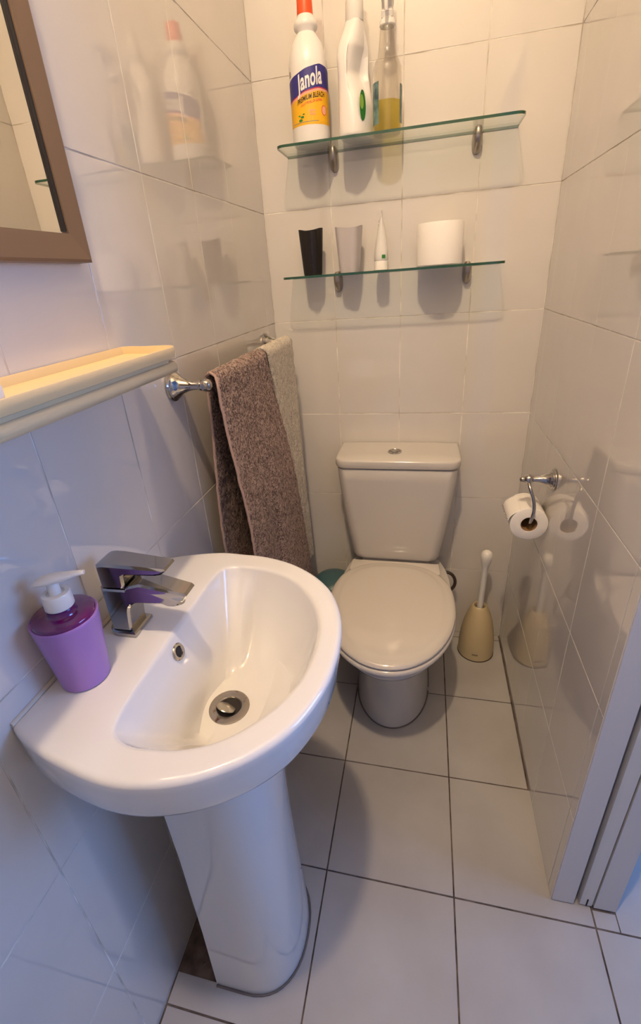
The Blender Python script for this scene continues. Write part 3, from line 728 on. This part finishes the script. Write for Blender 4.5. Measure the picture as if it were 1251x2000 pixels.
# ------------------------------------------------------------------ printed labels on cylinders
def text_mesh(body, size, sx=1.0, shear=0.0, bold=0.0, space=1.0):
    cu = bpy.data.curves.new('t', 'FONT'); cu.body = body; cu.size = size; cu.align_x = 'LEFT'; cu.shear = shear; cu.offset = bold; cu.space_character = space; cu.resolution_u = 3
    o = bpy.data.objects.new('t', cu); COL.objects.link(o)
    dg = bpy.context.evaluated_depsgraph_get(); dg.update()
    me = bpy.data.meshes.new_from_object(o.evaluated_get(dg))
    V = [(v.co.x * sx, v.co.y) for v in me.vertices]; F = [tuple(p.vertices) for p in me.polygons]
    bpy.data.objects.remove(o); bpy.data.curves.remove(cu); bpy.data.meshes.remove(me)
    if V:
        x0 = min(v[0] for v in V); x1 = max(v[0] for v in V); V = [(v[0] - (x0 + x1) / 2, v[1]) for v in V]
    return V, F
def wrap(V, F, c, r, a0, z0, name, mat, parent, f=None):
    out = []
    for u, v in V:
        a = a0 + u / r; zz = z0 + v + (f(u / r) if f else 0)
        out.append((c[0] + r * math.cos(a), c[1] + r * math.sin(a), zz))
    me = bpy.data.meshes.new(name); org = Vector((c[0], c[1], z0))
    me.from_pydata([Vector(v) - org for v in out], [], F)
    return link(name, me, mat, parent, org, False)
def band(lo, hi, a_lo, a_hi, c, r, a0, z0, name, mat, parent, n=40, rows=2):
    V = []; F = []
    for i in range(n + 1):
        a = lerp(a_lo, a_hi, i / n)
        for j in range(rows + 1): V.append((a * r, lerp(lo(a), hi(a), j / rows)))
    for i in range(n):
        for j in range(rows): F.append((i * (rows + 1) + j, (i + 1) * (rows + 1) + j, (i + 1) * (rows + 1) + j + 1, i * (rows + 1) + j + 1))
    return wrap(V, F, c, r, a0, z0, name, mat, parent)
def interp(tab):
    def f(a):
        d = math.degrees(a)
        if d <= tab[0][0]: return tab[0][1]
        for (a0, v0), (a1, v1) in zip(tab, tab[1:]):
            if d <= a1: return lerp(v0, v1, sstep((d - a0) / (a1 - a0)) * .35 + (d - a0) / (a1 - a0) * .65)
        return tab[-1][1]
    return f

# bleach bottle
C = (.171, -.070); R0 = .0475
t = empty('bleach_bottle', (C[0], C[1], S1), 'white bleach bottle with orange cap and yellow and blue label', 'bottle')
G().lathe([(.043, 0), (.0462, .002), (.0475, .008), (.0475, .150), (.0470, .162), (.0440, .178), (.0370, .200), (.0275, .213), (.0225, .220), (.0235, .224), (.0280, .229), (.0290, .235), (.0270, .242), (.0205, .248), (.0190, .253)], (*C, S1 + .0003), n=64).build('body', m_bleach, t)
G().lathe([(.0190, .249), (.0192, .251), (.0182, .287), (.0175, .290), (.0, .291)], (*C, S1), n=40, cap1=False).build('cap', m_orange, t)
A0 = math.atan2(-1.536 - C[1], .476 - C[0]) ; Z0 = S1 + .034
top_ = interp([(-85, .094), (-40, .102), (0, .112), (35, .1185), (60, .116), (85, .110)])
bot_ = interp([(-85, .052), (-45, .058), (-10, .067), (30, .073), (60, .0725), (85, .069)])
lim = math.radians(88)
band(lambda a: 0, lambda a: .124, -lim, lim, C, R0 + .0002, A0, Z0, 'label_backing', m_lwhite, t)
band(lambda a: .002, lambda a: bot_(a), -lim, lim, C, R0 + .0004, A0, Z0, 'label_yellow', m_yellow, t)
band(lambda a: bot_(a) - .0050, lambda a: bot_(a), -lim, lim, C, R0 + .0006, A0, Z0, 'label_pink_stripe', m_pink, t)
band(lambda a: bot_(a) - .0008, lambda a: bot_(a) + .0025, -lim, lim, C, R0 + .0006, A0, Z0, 'label_red_stripe', m_red, t)
band(lambda a: bot_(a) + .0018, top_, -lim, lim, C, R0 + .0007, A0, Z0, 'label_blue', m_blue, t)
band(lambda a: .0075 + .001 * math.sin(a), lambda a: .0090 + .001 * math.sin(a), -math.radians(60), math.radians(25), C, R0 + .0006, A0, Z0, 'label_small_print', m_lgrey, t)
V, F = text_mesh('Janola', .0470, .54, 0, .0012, 1.04)
base_ = interp([(-70, .057), (-53, .0605), (-11, .0725), (13, .0775), (30, .0805), (60, .0805)])
wrap(V, F, C, R0 + .0010, A0 + .05, Z0 + .0012, 'label_name', m_lwhite, t, base_)
V, F = text_mesh('PREMIUM BLEACH', .0140, .66, .25, .0003)
wrap(V, F, C, R0 + .0009, A0 + .10, Z0 - .0165, 'label_premium', m_ink, t, lambda a: bot_(a + .08))
V, F = text_mesh('KILLS 99.9% OF GERMS', .0072, .78, .25, .0001)
wrap(V, F, C, R0 + .0009, A0 + .10, Z0 - .0250, 'label_germs', m_lred, t, lambda a: bot_(a + .08))
V, F = text_mesh('LEMON', .0060, .9, .1, .0001); wrap(V, F, C, R0 + .0009, A0 + .12, Z0 + .027, 'label_scent', m_pink, t)
V, F = text_mesh('FRESH', .0060, .9, .1, .0001); wrap(V, F, C, R0 + .0009, A0 + .12, Z0 + .0205, 'label_scent', m_pink, t)
def disc(cu, cv, ru, rv, n=20): return [(cu + ru * math.cos(2 * PI * k / n), cv + rv * math.sin(2 * PI * k / n)) for k in range(n)], [tuple(range(n))]
V, F = disc(0, 0, .0085, .0105); wrap(V, F, C, R0 + .0006, A0 + .80, Z0 + .030, 'label_seal', m_lred, t)
V, F = disc(0, 0, .0068, .0088); wrap(V, F, C, R0 + .0009, A0 + .80, Z0 + .030, 'label_seal', m_pink, t)
for (u, v, ru, rv) in ((-.026, .012, .0055, .0028), (-.021, .018, .0048, .0024), (-.029, .021, .0035, .0016), (-.017, .0235, .0030, .0014)):
    V, F = disc(u, v, ru, rv); wrap(V, F, C, R0 + .0008, A0, Z0, 'label_leaf', m_lgreen, t)
V, F = [(-.0045, 0), (.0045, 0), (.0045, .012), (-.0045, .012)], [(0, 1, 2, 3)]; wrap(V, F, C, R0 + .0008, A0 - 1.18, Z0 + .102, 'label_tab', m_lgrey, t)

# detergent bottle: narrow end faces the camera, handle hollow
C = (.287, -.068)
t = empty('detergent_bottle', (C[0], C[1], S1), 'plain white handled detergent bottle in the middle of the upper shelf', 'bottle')
g = G(); R = []
for z, hx, hy, ox in ((0, .031, .048, .002), (.004, .034, .052, .002), (.03, .0345, .052, .002), (.075, .033, .050, .001), (.10, .0315, .048, 0), (.13, .0315, .047, -.001), (.16, .0330, .045, -.002), (.178, .0315, .041, -.002), (.195, .0265, .034, -.001), (.212, .0215, .026, .001), (.222, .0200, .022, .002), (.226, .0190, .020, .002)):
    ring_ = []
    for k in range(56):
        a = 2 * PI * k / 56; e = 2 / 2.8
        x = hx * math.copysign(abs(math.cos(a)) ** e, math.cos(a)); y = hy * math.copysign(abs(math.sin(a)) ** e, math.sin(a))
        # thumb hollow on the camera-right face between z .09 and .19
        hw_ = math.exp(-((z - .135) / .040) ** 2)
        if x > .25 * hx: x -= .026 * hw_ * sstep((x / hx - .2) * 2) * (1 if y < .4 * hy else .2)
        rt_ = math.radians(-24); ring_.append((C[0] + ox + x * math.cos(rt_) - y * math.sin(rt_), C[1] + x * math.sin(rt_) + y * math.cos(rt_), S1 + .0003 + z))
    R.append(ring_)
R2 = []
for i in range(len(R) - 1):
    for k in range(4):
        t_ = k / 4; R2.append([tuple(lerp(Vector(a), Vector(b), t_)) for a, b in zip(R[i], R[i + 1])])
R2.append(R[-1])
G().rings(R2).build('body', m_bleach, t, ang=80)
G().lathe([(.0205, .225), (.0215, .227), (.0205, .262), (.0160, .266), (.0155, .290), (.012, .293)], (C[0] + .002, C[1], S1), n=40).build('cap', m_white, t)
def side_patch(pts, name, mat, off):
    # print on the right-hand face (x+) of the bottle
    rt_ = math.radians(-24); xx = .0350 + off; V = [(C[0] + xx * math.cos(rt_) - y * math.sin(rt_), C[1] + xx * math.sin(rt_) + y * math.cos(rt_), S1 + z) for y, z in pts]; add(name, V, [tuple(range(len(V)))], mat, t, smooth=False)
side_patch([(-.037 + .026 * math.cos(2 * PI * k / 20) * .55 + .012, .060 + .030 * math.sin(2 * PI * k / 20)) for k in range(20)], 'label_green', m_lgreen, .0006)
side_patch([(-.030 + .018 * math.cos(2 * PI * k / 20) * .5, .066 + .014 * math.sin(2 * PI * k / 20)) for k in range(20)], 'label_lime', m_lgreen2, .0010)

# spray bottle
C = (.366, -.072)
t = empty('spray_bottle', (C[0], C[1], S1), 'clear spray bottle half full of yellow liquid on the upper shelf', 'bottle')
bpf = [(.031, 0), (.0345, .003), (.0350, .010), (.0350, .118), (.0345, .128), (.0300, .140), (.0240, .150), (.0215, .160), (.0185, .185), (.0180, .195), (.0165, .206), (.0150, .210)]
G().lathe(bpf, (*C, S1 + .0003), n=56, cap1=False).build('body', m_pet, t)
G().lathe([(.0325, .003), (.0335, .006), (.0335, .0645), (.0330, .0655)], (*C, S1 + .0003), n=48).build('liquid', m_liq, t)
G().lathe([(.0170, .205), (.0185, .207), (.0180, .214), (.0150, .219), (.0140, .2195)], (*C, S1), n=40).build('collar', m_white, t)
R = []
for z, x0, x1, y0_, y1_ in ((.2185, -.013, .013, -.013, .013), (.228, -.0135, .0135, -.016, .014), (.2335, -.012, .0125, -.014, .016), (.246, -.0115, .0125, -.022, .022), (.250, -.0135, .0135, -.040, .026), (.262, -.0140, .0140, -.052, .030), (.272, -.0130, .0130, -.054, .028), (.279, -.0090, .0090, -.044, .020)):
    R.append([(C[0] + x, C[1] + y, S1 + z) for x, y in rrect(x0, y0_, x1, y1_, .004, 4)])
G().rings(R).build('trigger_head', m_white, t, ang=35)
G().tube([(C[0], C[1] - .036, S1 + .252), (C[0], C[1] - .040, S1 + .238), (C[0], C[1] - .034, S1 + .222)], .0045, 10).build('trigger', m_white, t)
AL = math.radians(-150)
band(lambda a: .020, lambda a: .102, -.62, .50, C, .0354, AL, S1, 'label', m_lteal, t, n=20)
band(lambda a: .020, lambda a: .095, -.35, .35, C, .0354, math.radians(-8), S1, 'label', m_lteal, t, n=12)

# ------------------------------------------------------------------ lower shelf things
def cup(name, cx, cy, mat, label, rt, rb, h, groove=False, rot=0.0):
    t = empty(name, (cx, cy, S2), label, 'cup')
    def ringp(r, z, n=48, sq=.16):
        return [(cx + r * (1 - sq * .5 + sq * .5 * math.cos(4 * (2 * PI * k / n))) * math.cos(2 * PI * k / n + rot), cy + r * (1 - sq * .5 + sq * .5 * math.cos(4 * (2 * PI * k / n))) * math.sin(2 * PI * k / n + rot), z + (.003 * math.cos(2 * (2 * PI * k / n) + .6) if z > S2 + h - .004 else 0)) for k in range(n)]
    R = [ringp(rb * .96, S2 + .0003), ringp(rb, S2 + .003)] + [ringp(lerp(rb, rt, k / 6), S2 + h * k / 6) for k in range(1, 7)] + [ringp(rt - .0022, S2 + h), ringp(rb - .0025, S2 + .006)]
    G().rings(R).build('cup_body', mat, t, ang=50)
    if groove:
        a = math.atan2(-1.536 - cy, .476 - cx) - .12
        rr = lambda k: lerp(rb, rt, k) * 1.0
        G().tube([(cx + rr(k) * math.cos(a), cy + rr(k) * math.sin(a), S2 + h * k) for k in (.1, .5, .85)], .0012, 8).build('seam', m_black, t)
cup('black_tumbler', .153, -.070, m_black, 'tapered black plastic cup on the lower shelf, leftmost', .0345, .0265, .115, True, .3)
cup('grey_tumbler', .261, -.070, m_greycup, 'tapered lilac grey plastic cup on the lower shelf beside the tube', .0395, .0290, .112, False, .5)
t = empty('toothpaste_tube', (.349, -.072, S2), 'white tube standing on its cap on the lower shelf', 'tube')
C = (.349, -.072)
G().lathe([(.0175, 0), (.0185, .001), (.0180, .022), (.0170, .024)], (*C, S2 + .0003), n=32).build('cap', m_white, t)
R = []
for z, hx, hy in ((.024, .0178, .0178), (.026, .0195, .0185), (.05, .0185, .0180), (.09, .0120, .0205), (.125, .0045, .0225), (.136, .0012, .0232), (.143, .0010, .0234)):
    R.append([(C[0] + hx * math.cos(a) + z * .02, C[1] + hy * math.sin(a), S2 + z) for a in [2 * PI * k / 32 for k in range(32)]])
G().rings(R).build('tube_body', m_white, t, ang=50)
a0 = math.atan2(-1.536 - C[1], .476 - C[0])
band(lambda a: .029, lambda a: .038, -.06, .46, C, .0203, a0 + .18, S2, 'green_square', m_lgreen, t, n=6)
for k in range(9):
    z = .040 + k * .0095; hx = lerp(.0195, .0050, (z - .03) / .095)
    G().box((C[0] - hx * .93 + .0008, C[1] - .0085, S2 + z), (C[0] - hx * .80 + .0012, C[1] - .0070, S2 + z + .005)).build('print', m_lgrey, t, smooth=False)
t = empty('spare_toilet_roll', (.508, -.070, S2), 'white toilet roll standing on the lower glass shelf', 'toilet roll')
C = (.506, -.068); rr = .0610; h = .102
G().lathe([(.022, .001), (.0585, .0005), (rr, .003), (rr, h - .003), (rr - .002, h), (.0225, h), (.022, h - .001), (.022, .001)], (*C, S2), n=72, cap0=False, cap1=False).build('paper', m_paper, t, ang=35)
G().lathe([(.0219, .002), (.0219, h - .002), (.0209, h - .002), (.0209, .002), (.0219, .002)], (*C, S2), n=48, cap0=False, cap1=False).build('cardboard_core', m_card, t)
